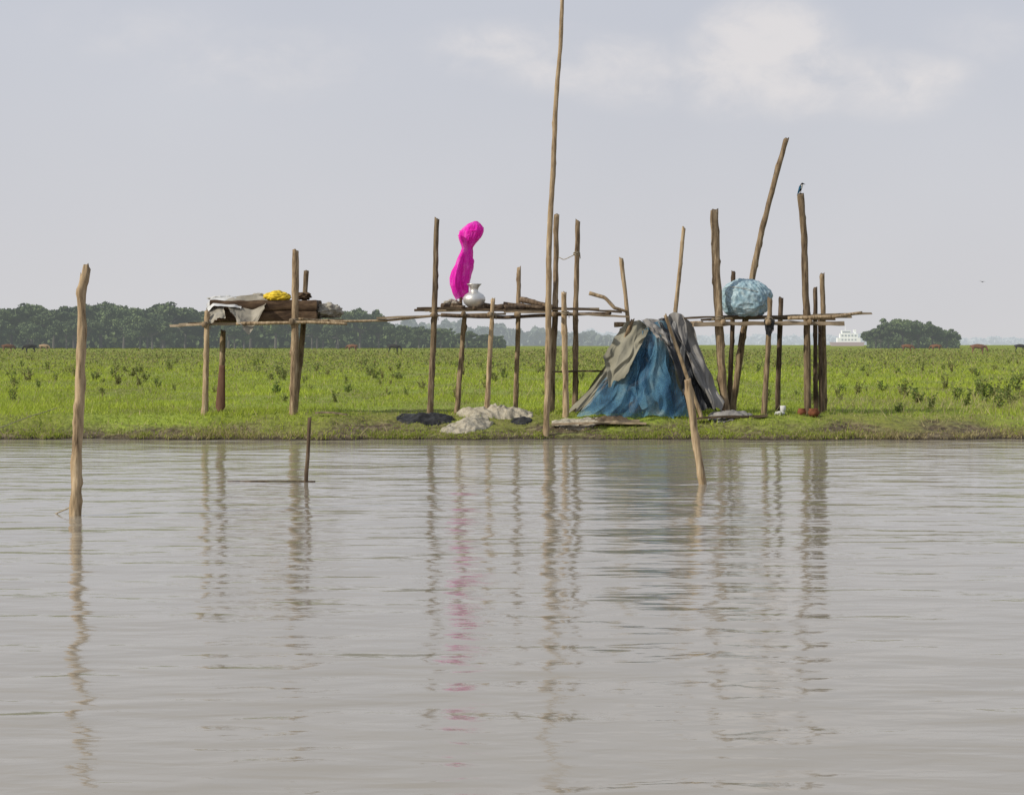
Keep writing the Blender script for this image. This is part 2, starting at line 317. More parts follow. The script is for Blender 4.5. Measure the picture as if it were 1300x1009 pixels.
# ---------------------------------------------------------------- grass
def lowf(x,y): return 0.5+0.25*np.sin(x*0.55+0.3*y)+0.2*np.sin(x*1.3-y*0.8+2)+0.15*np.sin(x*3.1+y*2.1)+0.1*np.sin(x*0.17+5)
def blades(n,d0,d1,edge=False):
    u=rng.random(n); d=1/(1/d0+u*(1/d1-1/d0))
    x=rng.uniform(-0.29,0.29,n)*d
    if edge:
        d=shore(x)+0.02+np.abs(rng.normal(0,0.28,n))
    t=d-shore(x); keep=(t>0.02)
    x=x[keep];d=d[keep];t=t[keep];n=len(x)
    lf=lowf(x,d); px=x/d*F+650
    pr=0.35*np.sin(x*1.7+1)+0.3*np.sin(x*4.3+d*3)+0.25*np.sin(x*9.1-d*5)+rng.normal(0,0.22,n)
    bare=(pr>0.22)&(t<0.9)
    bare|=(pr>-0.1)&(t<0.3)
    bare|=(px>1060)&(t>0.5)&(t<1.15)&(pr>-0.35)
    bare|=(px>170)&(px<420)&(t<0.85)&(pr>-0.2)
    keep=~(bare&(rng.random(n)<0.84)); x=x[keep];d=d[keep];t=t[keep];lf=lf[keep];px=px[keep];n=len(x)
    pn=np.array([noise.noise(Vector((a*0.35,b_*0.14,7)))+0.5*noise.noise(Vector((a*1.3,b_*0.5,2))) for a,b_ in zip(x,d)])
    z=gz(x,d)
    s=np.clip(d/42,1,6)
    h=(0.03+0.07*rng.random(n)**1.6)*(0.45+0.9*lf)*(1+0.9*np.clip(pn,-0.5,0.8))
    h*=np.where(t<1.6,0.8,1.0)
    stalk=(rng.random(n)<np.where((px>1040)&(t>0.8)&(d<48),0.05,0.005)); h=np.where(stalk,h*2.6+0.08,h)
    h*=np.clip(s**0.5,1,2.2)
    wd=(0.006+0.008*rng.random(n))*s*np.where(stalk,0.7,1)
    a=rng.uniform(0,2*np.pi,n); lean=rng.normal(0,0.6,(n,2))*h[:,None]
    if edge: lean[:,1]-=h*0.35
    dx=np.cos(a)*wd;dy=np.sin(a)*wd
    co=np.zeros((n,3,3)); co[:,0]=np.stack([x-dx,d-dy,z-0.01],-1); co[:,1]=np.stack([x+dx,d+dy,z-0.01],-1)
    co[:,2]=np.stack([x+lean[:,0],d+lean[:,1],z+h],-1)
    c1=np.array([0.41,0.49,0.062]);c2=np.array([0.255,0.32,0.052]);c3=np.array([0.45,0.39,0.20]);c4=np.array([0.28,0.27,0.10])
    f=np.clip(0.52+1.1*pn+0.3*(lf-0.5)+rng.normal(0,0.22,n),0,1)[:,None]
    c=c2*(1-f)+c1*f
    dry=0.06+0.20*np.clip(-pn*1.6-0.15,0,1)+0.10*np.clip((d-90)/150,0,1)+0.45*np.exp(-((px-290)/130)**2)*(t<1.0)+0.45*np.clip((px-1000)/150,0,1)*(t<1.6)+0.25*(t<0.4)+0.15*np.clip((px-1000)/150,0,1)*(d<60)
    dm=((rng.random(n)<dry)|stalk)[:,None]; c=np.where(dm,c3*(0.6+0.6*rng.random((n,1))),c)
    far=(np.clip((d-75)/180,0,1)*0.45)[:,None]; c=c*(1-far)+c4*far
    c=c*(0.78+0.44*rng.random((n,1)))
    return co.reshape(-1,3),np.repeat(c,3,axis=0)
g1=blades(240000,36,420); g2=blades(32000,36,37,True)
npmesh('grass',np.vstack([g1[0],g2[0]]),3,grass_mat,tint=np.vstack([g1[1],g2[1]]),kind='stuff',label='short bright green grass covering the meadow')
# weeds: leafy plants
def weed_data(seed,h,spread,n,olive,leaf=0.038):
    r=np.random.default_rng(seed); co=[];tc=[]
    ns=r.integers(6,11)
    for s in range(ns):
        a=r.uniform(0,6.28); l=h*r.uniform(0.5,1); o=np.array([math.cos(a),math.sin(a)])*spread*r.uniform(0.2,1)
        b0=np.array([r.normal(0,0.03),r.normal(0,0.03),-0.02])
        tip=np.array([o[0],o[1],l])
        w=0.006
        co+= [b0+[-w,0,0],b0+[w,0,0],tip+[0.002,0,0],tip+[-0.002,0,0]]; tc+=[(0.18,0.14,0.07)]*4
        for k in range(n//ns):
            f=r.uniform(0.15,1); c=b0*(1-f)+tip*f
            d=r.normal(0,1,3); d[2]=abs(d[2])*0.5; d/=np.linalg.norm(d); e=np.cross(d,r.normal(0,1,3)); e/=np.linalg.norm(e)
            L1=leaf*r.uniform(0.6,1.6); W1=L1*0.38
            co+=[c,c+d*L1*0.5+e*W1,c+d*L1,c+d*L1*0.5-e*W1]
            g=np.array([0.16,0.23,0.06])*(1-olive)+np.array([0.28,0.25,0.11])*olive
            if r.random()<0.18: g=np.array([0.36,0.40,0.13])
            g=g*r.uniform(0.55,1.4); tc+=[tuple(g)]*4
    return np.array(co),np.array(tc)
weeds=[]
for i in range(8):
    co,tc=weed_data(50+i,0.28+0.06*(i%4),0.16+0.03*(i%3),170,[0,0.6,0.2,1.0,0.4,0.8,0.1,0.5][i])
    weeds.append(npmesh('weed',co,4,grass_mat,tint=tc,dataonly=True))
def place_weed(x,y,s,v):
    o=bpy.data.objects.new('weed_plant',weeds[v]); o.location=(x,y,G(x,y)); o.scale=(s*random.uniform(.9,1.3),s*1.1,s)
    o.rotation_euler=(0,0,random.uniform(0,6.28)); setup(o,None,'leafy green wild weed growing in the meadow grass','weed','weeds growing in the meadow')
R=random.Random(5)
for px,py,s in [(150,488,1.4),(168,478,1.8),(185,484,1.4),(176,490,1.3),(200,492,1.1),(40,458,1.3),(62,470,1.4),(350,500,1.3),(1150,505,1.2),(1165,512,1.3),(1240,505,1.4),(1252,512,1.5),(1275,508,1.3),(1290,498,1.6),(1200,494,1.2),(1120,498,1.2),(1090,500,1.1),(505,470,1.3),(640,480,1.2),(18,492,1.1),(1215,510,1.1),(130,500,.8),(215,470,1.4),(1268,520,1.0),(1180,520,.9),(1140,524,.7),(470,478,1.3),(95,480,1.4),(1262,505,1.4),(1228,516,1.0),(142,480,1.4),(1284,514,1.1),(1246,498,1.4)]:
    d=F*(H-0.37)/(py-HZ); place_weed((px-650)/F*d,d,s,R.choice([0,2,4,6,1]))
for i in range(190):
    if R.random()<0.8:
        d=R.uniform(66,140)
    else: d=R.uniform(44,62)
    xx=R.uniform(-0.27,0.27)*d
    place_weed(xx,d,R.uniform(0.35,1.0)*(1+(d>70)*0.4),R.randrange(8))
# far weed belt
n=52000; u=rng.random(n); d=1/(1/80+u*(1/560-1/80)); x=rng.uniform(-0.3,0.3,n)*d
nzv=np.array([noise.noise(Vector((a*0.15,b_*0.05,0)))+0.7*noise.noise(Vector((a*0.6,b_*0.2,4))) for a,b_ in zip(x,d)])
cl=(nzv+rng.normal(0,0.15,n)-0.12*(d<110)+0.18*(d>160))>0.04
x=x[cl];d=d[cl];n=len(x); s=np.clip(d/75,0.8,4.5)
hh=rng.random(n)*0.42*(0.7+0.9*np.clip(nzv[cl],0,1)); c0=np.stack([x,d,gz(x,d)+hh],-1)
d1=rng.normal(0,1,(n,3)); d1/=np.linalg.norm(d1,axis=1)[:,None]; d2=np.cross(d1,rng.normal(0,1,(n,3))); d2/=np.linalg.norm(d2,axis=1)[:,None]
L1=(0.042*s*rng.uniform(.6,1.4,n))[:,None]
co=np.stack([c0-d1*L1,c0+d2*L1*.5,c0+d1*L1,c0-d2*L1*.5],1).reshape(-1,3)
f=rng.random((n,1)); tt=(np.array([0.17,0.23,0.065])*f+np.array([0.30,0.26,0.125])*(1-f))*rng.uniform(.65,1.3,(n,1))
npmesh('weed_cover',co,4,grass_mat,tint=np.repeat(tt,4,axis=0),kind='stuff',label='olive brown weeds covering the far meadow')
# ---------------------------------------------------------------- distant trees
def leafcloud(r,clumps,n,size,flat=0.55):
    w=np.array([c[3]*c[3] for c in clumps]);w/=w.sum()
    ch=r.choice(len(clumps),n,p=w)
    C=np.array([c[:3] for c in clumps])[ch]; S=np.array([c[3] for c in clumps])[ch]
    d=r.normal(0,1,(n,3)); d/=np.linalg.norm(d,axis=1)[:,None]
    rad=S*(0.55+0.5*r.random(n)); P=C+d*rad[:,None]*np.array([1,1,flat])
    a=r.normal(0,1,(n,3));a/=np.linalg.norm(a,axis=1)[:,None]; b_=np.cross(a,r.normal(0,1,(n,3)));b_/=np.linalg.norm(b_,axis=1)[:,None]
    L1=(size*r.uniform(.5,1.3,n))[:,None]
    return np.stack([P-a*L1,P+b_*L1*.6,P+a*L1,P-b_*L1*.6],1).reshape(-1,3)
variants=[]
for i in range(6):
    r=np.random.default_rng(100+i); hgt=10.0; tv=[];tf=[]
    def addt(V,Fc):
        o=len(tv); tv.extend(V); tf.extend([tuple(q+o for q in f) for f in Fc])
    addt(*tube([(0,0,-0.3),(0.1,0,2.2),(0.2,0.1,4.2)],[0.36,0.26,0.2],sides=8,seg=8))
    clumps=[]
    nl=9+i%3
    for k in range(nl):
        a=2*math.pi*k/nl+r.uniform(-.3,.3); rr=r.uniform(1.0,5.8) ; zt=hgt*(0.93-0.05*rr*(0.3+1.1*r.random()))
        p=(math.cos(a)*rr,math.sin(a)*rr,zt-1.0)
        addt(*tube([(0.2,0.1,3.2+r.random()),(p[0]*.5,p[1]*.5,zt*0.68),p],[0.16,0.10,0.04],sides=6,seg=6))
        clumps.append((*p,r.uniform(0.9,2.1)))
        for q in range(2): clumps.append((p[0]+r.normal(0,1.3),p[1]+r.normal(0,1.3),p[2]+r.normal(-0.2,.7),r.uniform(.6,1.4)))
    for q in range(7): clumps.append((r.normal(0,2.6),r.normal(0,2.6),4.0+r.random()*3,r.uniform(1.0,1.7)))
    co=leafcloud(r,clumps,5200,0.42)
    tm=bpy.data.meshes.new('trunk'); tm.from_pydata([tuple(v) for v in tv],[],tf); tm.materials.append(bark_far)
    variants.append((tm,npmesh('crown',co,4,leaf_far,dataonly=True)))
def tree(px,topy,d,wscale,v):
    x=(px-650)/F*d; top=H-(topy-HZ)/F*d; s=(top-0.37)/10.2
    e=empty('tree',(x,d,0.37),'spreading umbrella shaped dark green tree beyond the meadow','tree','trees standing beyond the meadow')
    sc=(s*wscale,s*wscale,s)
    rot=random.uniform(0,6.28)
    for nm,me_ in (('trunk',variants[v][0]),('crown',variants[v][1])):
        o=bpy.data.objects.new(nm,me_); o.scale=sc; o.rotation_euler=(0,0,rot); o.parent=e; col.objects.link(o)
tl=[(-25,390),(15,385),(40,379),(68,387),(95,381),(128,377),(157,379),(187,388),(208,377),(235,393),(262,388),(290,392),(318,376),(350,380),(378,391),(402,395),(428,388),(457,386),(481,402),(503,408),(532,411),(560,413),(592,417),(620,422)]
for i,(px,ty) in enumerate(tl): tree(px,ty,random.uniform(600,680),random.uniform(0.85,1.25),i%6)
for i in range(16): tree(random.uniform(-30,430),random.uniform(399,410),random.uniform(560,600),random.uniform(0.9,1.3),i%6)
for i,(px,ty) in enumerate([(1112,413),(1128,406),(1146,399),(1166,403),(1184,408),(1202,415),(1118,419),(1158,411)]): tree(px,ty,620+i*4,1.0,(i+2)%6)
def wood_belt(name,segs,n,size,m,label):
    r=np.random.default_rng(len(name)); px=r.uniform(segs[0][0],segs[-1][0],n)
    top=np.interp(px,[s[0] for s in segs],[s[1] for s in segs]); d=r.uniform(segs[0][2],segs[0][2]*1.08,n)
    prof=3*np.sin(px*0.11+1)+2*np.sin(px*0.27)+1.2*np.sin(px*0.61+2); hp=np.maximum((HZ-top)*(1+prof*0.06),0.5)
    x=(px-650)/F*d; z=0.3+(hp/F*d+1.3)*r.random(n)**0.8
    P=np.stack([x,d,z],-1)
    a=r.normal(0,1,(n,3));a/=np.linalg.norm(a,axis=1)[:,None]; b_=np.cross(a,r.normal(0,1,(n,3)));b_/=np.linalg.norm(b_,axis=1)[:,None]
    L1=(size*r.uniform(.5,1.3,n))[:,None]
    npmesh(name,np.stack([P-a*L1,P+b_*L1*.7,P+a*L1,P-b_*L1*.7],1).reshape(-1,3),4,m,kind='stuff',label=label)
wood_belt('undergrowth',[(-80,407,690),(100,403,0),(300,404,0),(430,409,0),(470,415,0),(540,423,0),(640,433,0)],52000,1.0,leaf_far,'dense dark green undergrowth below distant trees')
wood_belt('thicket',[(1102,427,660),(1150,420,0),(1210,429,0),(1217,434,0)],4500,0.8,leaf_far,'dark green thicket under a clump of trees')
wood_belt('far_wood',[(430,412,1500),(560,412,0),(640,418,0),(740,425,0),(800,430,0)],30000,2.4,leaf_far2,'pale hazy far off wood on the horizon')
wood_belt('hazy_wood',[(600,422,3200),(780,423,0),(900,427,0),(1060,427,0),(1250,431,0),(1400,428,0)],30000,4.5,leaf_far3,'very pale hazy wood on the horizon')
# ---------------------------------------------------------------- free-standing poles in the water
def wpole(name,tops,pb,d,w,m,label,wt=None,jag=0.05,**k):
    SEED[0]+=1
    base=at(pb,HZ+F*H/d,d); P=[at(a,b_,d) for a,b_ in tops][::-1]
    dr=(base-P[0]).normalized(); path=[base+dr*0.9,base]+P
    r0=w/2/F*d;r1=(wt or w*.8)/2/F*d;tot=(path[-1]-base).length
    rad=[r0]+[r0+(r1-r0)*((p-base).length/tot) for p in path[1:]]
    V,Fc=tube(path,rad,sides=16,seg=int(tot/0.03),wob=0.010,jag=jag,seed=SEED[0],rough=0.30,knots=11)
    return mesh(name,V,Fc,m,origin=base,label=label,cat='pole',**k)
wpole('mooring_pole',[(107,352),(104,375),(106,420),(103,500),(98,570)],94,20,14.5,wood_light,'rough barked wooden mooring pole standing in the river',wt=10.5,jag=0.16)
wpole('wooden_stake',[(393,530),(391,570)],388,24.9,5,wood_dark,'thin short wooden stake sticking out of the water',jag=0.02)
wpole('wooden_stake',[(873,482),(881,540)],892,24.5,9.5,wood_light,'leaning cut wooden stake sticking out of the water',wt=9,jag=0.03)
V,Fc=tube([Vector((-3.48,25.05,0.0)),Vector((-2.9,25.0,0.009)),Vector((-2.4,24.98,0.006))],0.007,sides=6,wob=0.006)
mesh('floating_twig',V,Fc,wood_dark,origin=V[0],label='thin dark twig floating on the river beside a stake',cat='twig')
V,Fc=tube([at(98,640,20),at(84,646,20.1),at(70,652,20.3),at(50,655,20.6)],0.007,sides=6,wob=0.01)
mesh('rope',V,Fc,rope_m,origin=V[0],label='thin rope trailing from the mooring pole into water',cat='rope')
V,Fc=tube([at(-60,556,34.5),at(0,543,35.5),at(40,528,37.2),at(72,518,39)],0.008,sides=6,wob=0.01)
mesh('rope',V,Fc,rope_m,origin=V[0],label='thin rope stretched from the water over the bank',cat='rope')
def lash(px,py,d,w,parent):
    """rope lashing round a post"""
    c=at(px,py,d); P=[]
    for i in range(49):
        a=i/48*6.28*3; P.append(c+Vector((math.cos(a)*w,math.sin(a)*w,(i/48-.5)*0.06+0.01*math.sin(a*2.3))))
    P.append(P[-1]+Vector((0.01,-0.01,-0.12)))
    V,Fc=tube(P,0.007,sides=5,seg=70); mesh('lashing',V,Fc,rope_m,origin=c,parent=parent)
# ---------------------------------------------------------------- platform 1
e1=empty('stilt_platform',(at(320,527,38.6).x,38.6,0.37),'rickety wooden stilt platform loaded with cloth and timber','platform','stilt platforms on the river bank')
pole('post',[(263,396),(262,450)],260,37.7,8.5,wood_light,e1)
pole('post',[(284,420)],280,39.2,7.5,wood,e1,wt=7.5)
pb=Vector(((280-650)/F*39.1,39.1,G(-5.5,39.1)))
V=[];Fc=[];rows=16
for i in range(rows+1):
    f=i/rows; w=(0.10-0.045*f)*(1 if f>0.08 else 0.7); t=0.025*(1-0.3*f); p=pb+Vector((0.04*f,0,0.9*f))
    for a in range(12):
        an=a/12*6.283; V.append(p+Vector((math.cos(an)*w,math.sin(an)*t-0.06,0)))
for i in range(rows):
    for a in range(12): q=i*12+a; r_=i*12+(a+1)%12; Fc.append((q,r_,r_+12,q+12))
Fc+= [tuple(range(11,-1,-1)),tuple(rows*12+a for a in range(12))]
mesh('oar_blade',V,Fc,noisy('oar_wood',[(0.3,(0.09,0.045,0.03)),(0.7,(0.2,0.11,0.075))],scale=(14,14,2)),origin=pb,parent=e1)
pole('post',[(375,318),(374,400)],372,37.7,11,wood,e1,wt=9)
pole('post',[(388,345),(384,430)],374,39.2,8.5,wood,e1,jag=0.05)
pole('post',[(262,400)],262,39.3,6.5,wood_dark,e1)
stick('crossbeam',[(259,412,37.5),(263,410,39.6)],8,wood,e1); stick('crossbeam',[(370,409,37.5),(378,408,39.6)],8,wood,e1)
plank('plank',(216,414,37.85),(330,411,37.85),0.22,0.045,plank_m,e1)
plank('plank',(250,411,38.15),(436,407,38.15),0.22,0.04,plank_m,e1)
plank('plank',(240,411,38.45),(425,408,38.45),0.24,0.04,plank_d,e1)
plank('plank',(228,412,38.8),(410,408,38.8),0.25,0.04,plank_m,e1)
plank('plank',(235,412,39.15),(438,408,39.15),0.25,0.04,plank_d,e1)
stick('pole_rail',[(300,411,37.6),(395,409,37.6),(440,411,37.6)],4.5,wood_light,e1)
lash(373,407,37.7,0.085,e1); lash(262,411,37.7,0.07,e1); lash(381,402,39.2,0.08,e1)
def roughbox(name,a,b_,d0,d1,m,label,cat,layers=3,seed=2,amp=0.03):
    A=at(a[0],a[1],d0);B=at(b_[0],b_[1],d0); V=[];Fc=[];nx_,nz_,ny_=70,24,14
    def pt(u,v,w):
        p=Vector((A.x+(B.x-A.x)*u,d0+(d1-d0)*w,A.z+(B.z-A.z)*v))
        n=Vector(((u-.5)*2,(w-.5)*2,(v-.5)*1.2)); lay=abs(math.sin(v*math.pi*layers))**0.35
        return p+n*amp*(lay-0.8)*1.2+Vector((fn(p*4,seed),fn(p*4,seed+3),fn(p*4,seed+6)*0.8))*amp
    def grid(f,n,m_):
        o=len(V)
        for j in range(m_+1):
            for i in range(n+1): V.append(f(i/n,j/m_))
        for j in range(m_):
            for i in range(n): q=o+j*(n+1)+i; Fc.append((q,q+1,q+n+2,q+n+1))
    grid(lambda s,t:pt(s,t,0),nx_,nz_);grid(lambda s,t:pt(1-s,t,1),nx_,nz_)
    grid(lambda s,t:pt(0,t,1-s),ny_,nz_);grid(lambda s,t:pt(1,t,s),ny_,nz_)
    grid(lambda s,t:pt(s,1,t),nx_,ny_);grid(lambda s,t:pt(s,0,1-t),nx_,ny_)
    return mesh(name,V,Fc,m,origin=A,smooth=False,label=label,cat=cat)
roughbox('timber_stack',(266,409),(401,380),37.95,38.9,timber_m,'thick dark brown block of old timber on a platform','timber',layers=2)
drape('folded_sheet',[(262,386,38.0),(268,378,38.2),(298,377,38.2),(308,380,38.2)],[(264,396,37.85),(272,388,37.85),(298,390,37.85),(306,392,37.85)],white_cloth,nu=40,nv=20,amp=0.02,folds=3,label='white folded plastic sheet lying on the timber stack',cat='sheet')
lump('sheet_roll',at(284,379,38.35),0.28,0.12,0.05,white_cloth,amp=0.3,seed=4,label='rolled white sheet lying on the timber stack',cat='sheet')
drape('draped_cloth',[(284,382,38.1),(300,376,38.2),(322,374,38.2),(341,378,38.1)],[(292,394,37.75),(302,408,37.6),(316,424,37.55),(334,394,37.75)],grey_cloth,nu=70,nv=50,amp=0.055,folds=5,seed=3,hem=0.10,label='crumpled grey beige cloth draped over the platform edge',cat='cloth')
drape('draped_cloth',[(262,391,37.95),(272,388,38.0),(284,387,38.0)],[(266,410,37.6),(276,406,37.6),(286,403,37.6)],grey_cloth,nu=40,nv=30,amp=0.04,folds=3,seed=13,hem=0.12,label='crumpled grey beige cloth draped over the platform edge',cat='cloth')
lump('yellow_bag',at(352,377,38.1),0.24,0.18,0.105,yellow_m,amp=0.28,freq=1.8,seed=6,flat=0.6,crease=0.05,label='crumpled warm yellow plastic cloth on dark timber',cat='bag')
lump('rag_bundle',at(386,376,38.3),0.13,0.12,0.07,timber_m,amp=0.4,seed=16,label='small dark brown rag bundle beside a post',cat='bundle')
lump('pale_bag',at(328,377,38.35),0.16,0.12,0.06,grey_cloth,amp=0.35,seed=26,label='small crumpled pale bag lying on the timber stack',cat='bag')
lump('cloth_bundle',at(416,396,38.3),0.28,0.25,0.15,grey_cloth,amp=0.3,freq=2.4,seed=8,flat=0.75,crease=0.1,label='grey cloth bundle lying at the platform end',cat='bundle')
stick('linking_pole',[(378,405,37.85),(430,408,37.9),(490,407,38),(552,401,37.9)],3.2,wood_light,wt=2.6,label='slender pale pole spanning between two stilt platforms',cat='pole')
# ---------------------------------------------------------------- platform 2
e2=empty('stilt_platform',(at(650,527,38.6).x,38.6,0.37),'long wooden stilt platform with tall posts holding a pitcher','platform','stilt platforms on the river bank')
pole('post',[(555,278),(551,400)],546,38.0,8.5,wood,e2,wt=7)
pole('post',[(589,403)],580,38.6,8,wood,e2)
pole('post',[(626,380)],618,37.8,7.5,wood_light,e2,wt=5.5)
pole('post',[(659,340),(657,430)],655,39.2,7,wood,e2,wt=5.5,jag=0.05)
pole('post',[(707,273),(704,400)],699,39.2,8.5,wood,e2,wt=7)
pole('post',[(716,372)],718,37.8,8.5,wood_light,e2,wt=7)
pole('post',[(733,280),(731,400)],729,38.9,8,wood,e2,wt=6.5)
plank('plank',(478,404,37.95),(642,399,37.95),0.14,0.035,plank_m,e2)
plank('plank',(530,392,38.1),(690,394,38.1),0.22,0.05,plank_d,e2)
plank('plank',(540,394,38.4),(700,393,38.4),0.24,0.045,plank_m,e2)
plank('plank',(526,394,38.75),(712,392,38.75),0.24,0.045,plank_d,e2)
plank('plank',(545,395,39.1),(760,393,39.1),0.24,0.04,plank_m,e2)
plank('plank',(640,396,37.85),(799,401,37.85),0.10,0.035,plank_m,e2)
plank('plank',(655,390,38.3),(790,396,38.3),0.2,0.035,plank_d,e2)
for px in (551,588,622,657,703,730): stick('crossbeam',[(px,399,37.5),(px+1,398,39.6)],7,wood,e2)
stick('pole_rail',[(560,400,37.9),(640,403,37.9),(720,399,37.9),(775,398,37.9)],5,wood_dark,e2)
lash(551,400,38.0,0.068,e2); lash(717,397,37.8,0.07,e2); lash(625,399,37.8,0.06,e2); lash(732,322,38.9,0.06,e2)
plank('shelf',(702,472,38.7),(772,472,38.7),0.3,0.03,plank_d,e2)
V,Fc=tube([at(706,325,39.2),at(716,330,39.1),at(732,322,38.9)],0.008,sides=6,wob=0.003); mesh('cord',V,Fc,rope_m,origin=V[0],parent=e2)
pole('tall_pole',[(715,-60),(714,0),(711.5,45),(706.5,110),(704,160),(702,200),(699,290),(697,380),(696,460)],693,36.35,9,wood_light,None,wt=5,wob=0.016,label='very tall slender crooked pole standing at the waterline',cat='pole')
for i,(a,b_,w) in enumerate([((592,384,38.2),(640,391,38.0),7),((640,386,38.3),(690,391,38.1),6),((660,380,38.5),(702,390,38.2),7),((561,388,38.2),(590,390,38.0),6),((600,391,38.0),(664,386,38.4),5),((640,391,38.0),(700,388,38.5),6)]):
    stick('branch',[a,b_],w,wood_dark,label='short dark branch lying on the platform boards',cat='branch',group='branches lying on the platform')
stick('branch',[(748,372,38.2),(768,378,38.2),(780,391,38.2),(797,396,38.3)],5,wood_light,label='pale crooked branch poking up from the platform end',cat='branch',group='branches lying on the platform')
lump('rag_bundle',at(574,386,38.4),0.16,0.14,0.08,grey_cloth,amp=0.4,seed=11,label='small brown rag bundle on the platform boards',cat='bundle')
pc=at(602,390.5,38.1)
prof=[(0.0,0),(0.08,0.0),(0.13,0.02),(0.185,0.075),(0.21,0.14),(0.205,0.19),(0.17,0.24),(0.115,0.275),(0.08,0.295),(0.07,0.325),(0.08,0.365),(0.105,0.405),(0.135,0.43),(0.14,0.44),(0.13,0.443),(0.095,0.41),(0.065,0.36),(0.055,0.32),(0.06,0.29),(0.0,0.25)]
lathe('water_pitcher',pc,prof,alu,label='round bellied aluminium water pitcher with flared neck',cat='pitcher')
lathe('small_bowl',at(579,391,38.15),[(0,0),(0.06,0),(0.1,0.05),(0.12,0.09),(0.11,0.09),(0.08,0.03),(0,0.02)],wood_dark,label='small dark bowl next to the metal pitcher',cat='bowl')
# pink net on a stick
ep=empty('pink_net_bundle',at(584,392,38.35),'bright magenta gauze net knotted around an upright stick','net')
def gauze(pp,seed,nf,amp):
    V=[];Fc=[];ns=96; ctrl=[(at(a,b_,38.35),w/F*38.35) for a,b_,w in pp]; rows=130
    for i in range(rows+1):
        u=i/rows*(len(ctrl)-1);j=min(int(u),len(ctrl)-2);f=u-j;f=f*f*(3-2*f)*0.5+f*0.5; c=ctrl[j][0].lerp(ctrl[j+1][0],f); r=ctrl[j][1]*(1-f)+ctrl[j+1][1]*f
        for k in range(ns):
            a=k/ns*6.283
            q=1+0.07*math.sin(nf*a+3*fn((i*0.03,0,seed),2)+i*0.03)+amp*fn((math.cos(a)*1.3,math.sin(a)*1.3,i*0.04),3+seed)+0.30*(0.25-abs(fn((math.cos(a)*3.6,math.sin(a)*3.6,i*0.022),8+seed)))+0.06*fn((math.cos(a)*7,math.sin(a)*7,i*0.06),18+seed)
            V.append(c+Vector((math.cos(a)*r*q,math.sin(a)*r*q*0.8,0.025*math.sin(a*3+seed)*(1 if i<14 else 0.2))))
    for i in range(rows):
        for k in range(ns): a=i*ns+k;b_=i*ns+(k+1)%ns;Fc.append((a,b_,b_+ns,a+ns))
    mesh('net_cloth',V,Fc,pink_m,origin=V[0],parent=ep)
gauze([(586,379,7),(585,372,10),(583,362,11.5),(583,353,11.5),(585,344,11),(588,336,10),(590,328,9),(592,321,7.5),(593,315,6.5),(594,309,9),(596,302,12.5),(598,295,13.5),(600,289,11.5),(602,284,7),(604,281,2)],0,7,0.18)
gauze([(584,370,9),(586,352,11),(589,341,10.5),(592,330,9.5),(593,321,7),(594,313,5)],5,5,0.22)
gauze([(592,308,8),(596,300,12.5),(599,293,12),(601,287,7)],9,4,0.3)
stick('stick',[(585,393,38.35),(584,340,38.35),(597,300,38.35)],4,wood,ep)
# ---------------------------------------------------------------- shelter
e3=empty('tarp_shelter',(at(820,527,38.2).x,38.2,0.37),'low sagging tent of blue netting and drab tarps','shelter')
pole('tent_pole',[(789,328),(797,400)],806,38.4,6,wood_light,e3,wt=5.5)
pole('tent_pole',[(868,290),(858,392)],848,38.5,6.5,wood_light,e3,wt=5)
stick('ridge_pole',[(780,412,38.5),(892,410,38.6)],6,wood,e3)
pole('tent_pole',[(845,400)],890,37.45,5.5,wood_light,e3)
pole('tent_pole',[(803,406)],752,37.95,5.5,wood,e3)
drape('back_tarp',[(790,418,38.7),(812,412,38.7),(850,413,38.7),(876,413,38.7)],[(724,522,39.4),(780,522,39.6),(850,522,39.6),(910,520,39.4)],olive_tarp,e3,amp=0.10,folds=4,seed=21,sag=0.3,ground=True)
drape('inner_sheet',[(800,432,38.4),(815,424,38.4),(846,424,38.4)],[(768,526,38.2),(820,526,38.1),(862,526,38.1)],pale_tarp,e3,amp=0.12,folds=3,seed=51,sag=0.2,ground=True)
drape('olive_tarp',[(788,418,38.4),(794,410,38.35),(804,409,38.3)],[(720,522,38.3),(732,521,37.9),(750,512,37.8)],olive_tarp,e3,amp=0.10,folds=3,seed=4,hem=0.12,sag=0.6,ground=True)
drape('blue_net',[(797,422,38.15),(808,411,38.12),(824,407,38.05),(846,409,38.05)],[(734,525,37.6),(774,531,37.35),(826,531,37.3),(876,528,37.5)],blue_net,e3,nu=180,nv=110,amp=0.17,folds=6,seed=5,hem=0.05,sag=0.4,skew=0.5,ground=True,fine=0.2)
drape('blue_net',[(814,420,37.98),(826,410,37.96),(842,412,37.96)],[(784,524,37.5),(815,516,37.32),(856,528,37.32)],blue_net,e3,nu=110,nv=80,amp=0.15,folds=4,seed=65,hem=0.15,sag=0.3,skew=-0.8,ground=True,fine=0.2)
drape('tarp_patch',[(786,417,38.15),(795,408,38.05),(811,407,38.0),(826,413,38.0)],[(764,456,37.72),(777,486,37.55),(796,474,37.55),(810,444,37.65)],olive_tarp,e3,nu=110,nv=70,amp=0.10,folds=3,seed=9,hem=0.12,sag=0.1,bulge=0.02)
drape('grey_sheet',[(814,406,38.05),(826,404,38.0),(842,408,38.0)],[(826,420,37.82),(842,434,37.75),(854,446,37.75)],pale_tarp,e3,amp=0.07,folds=3,seed=24,hem=0.2,bulge=0.02)
drape('black_sheet',[(836,405,38.0),(850,401,37.98),(868,406,38.0)],[(850,450,37.72),(866,490,37.6),(892,488,37.65)],dark_tarp,e3,nu=110,nv=70,amp=0.11,folds=3,seed=14,hem=0.14,sag=0.15,bulge=0.02)
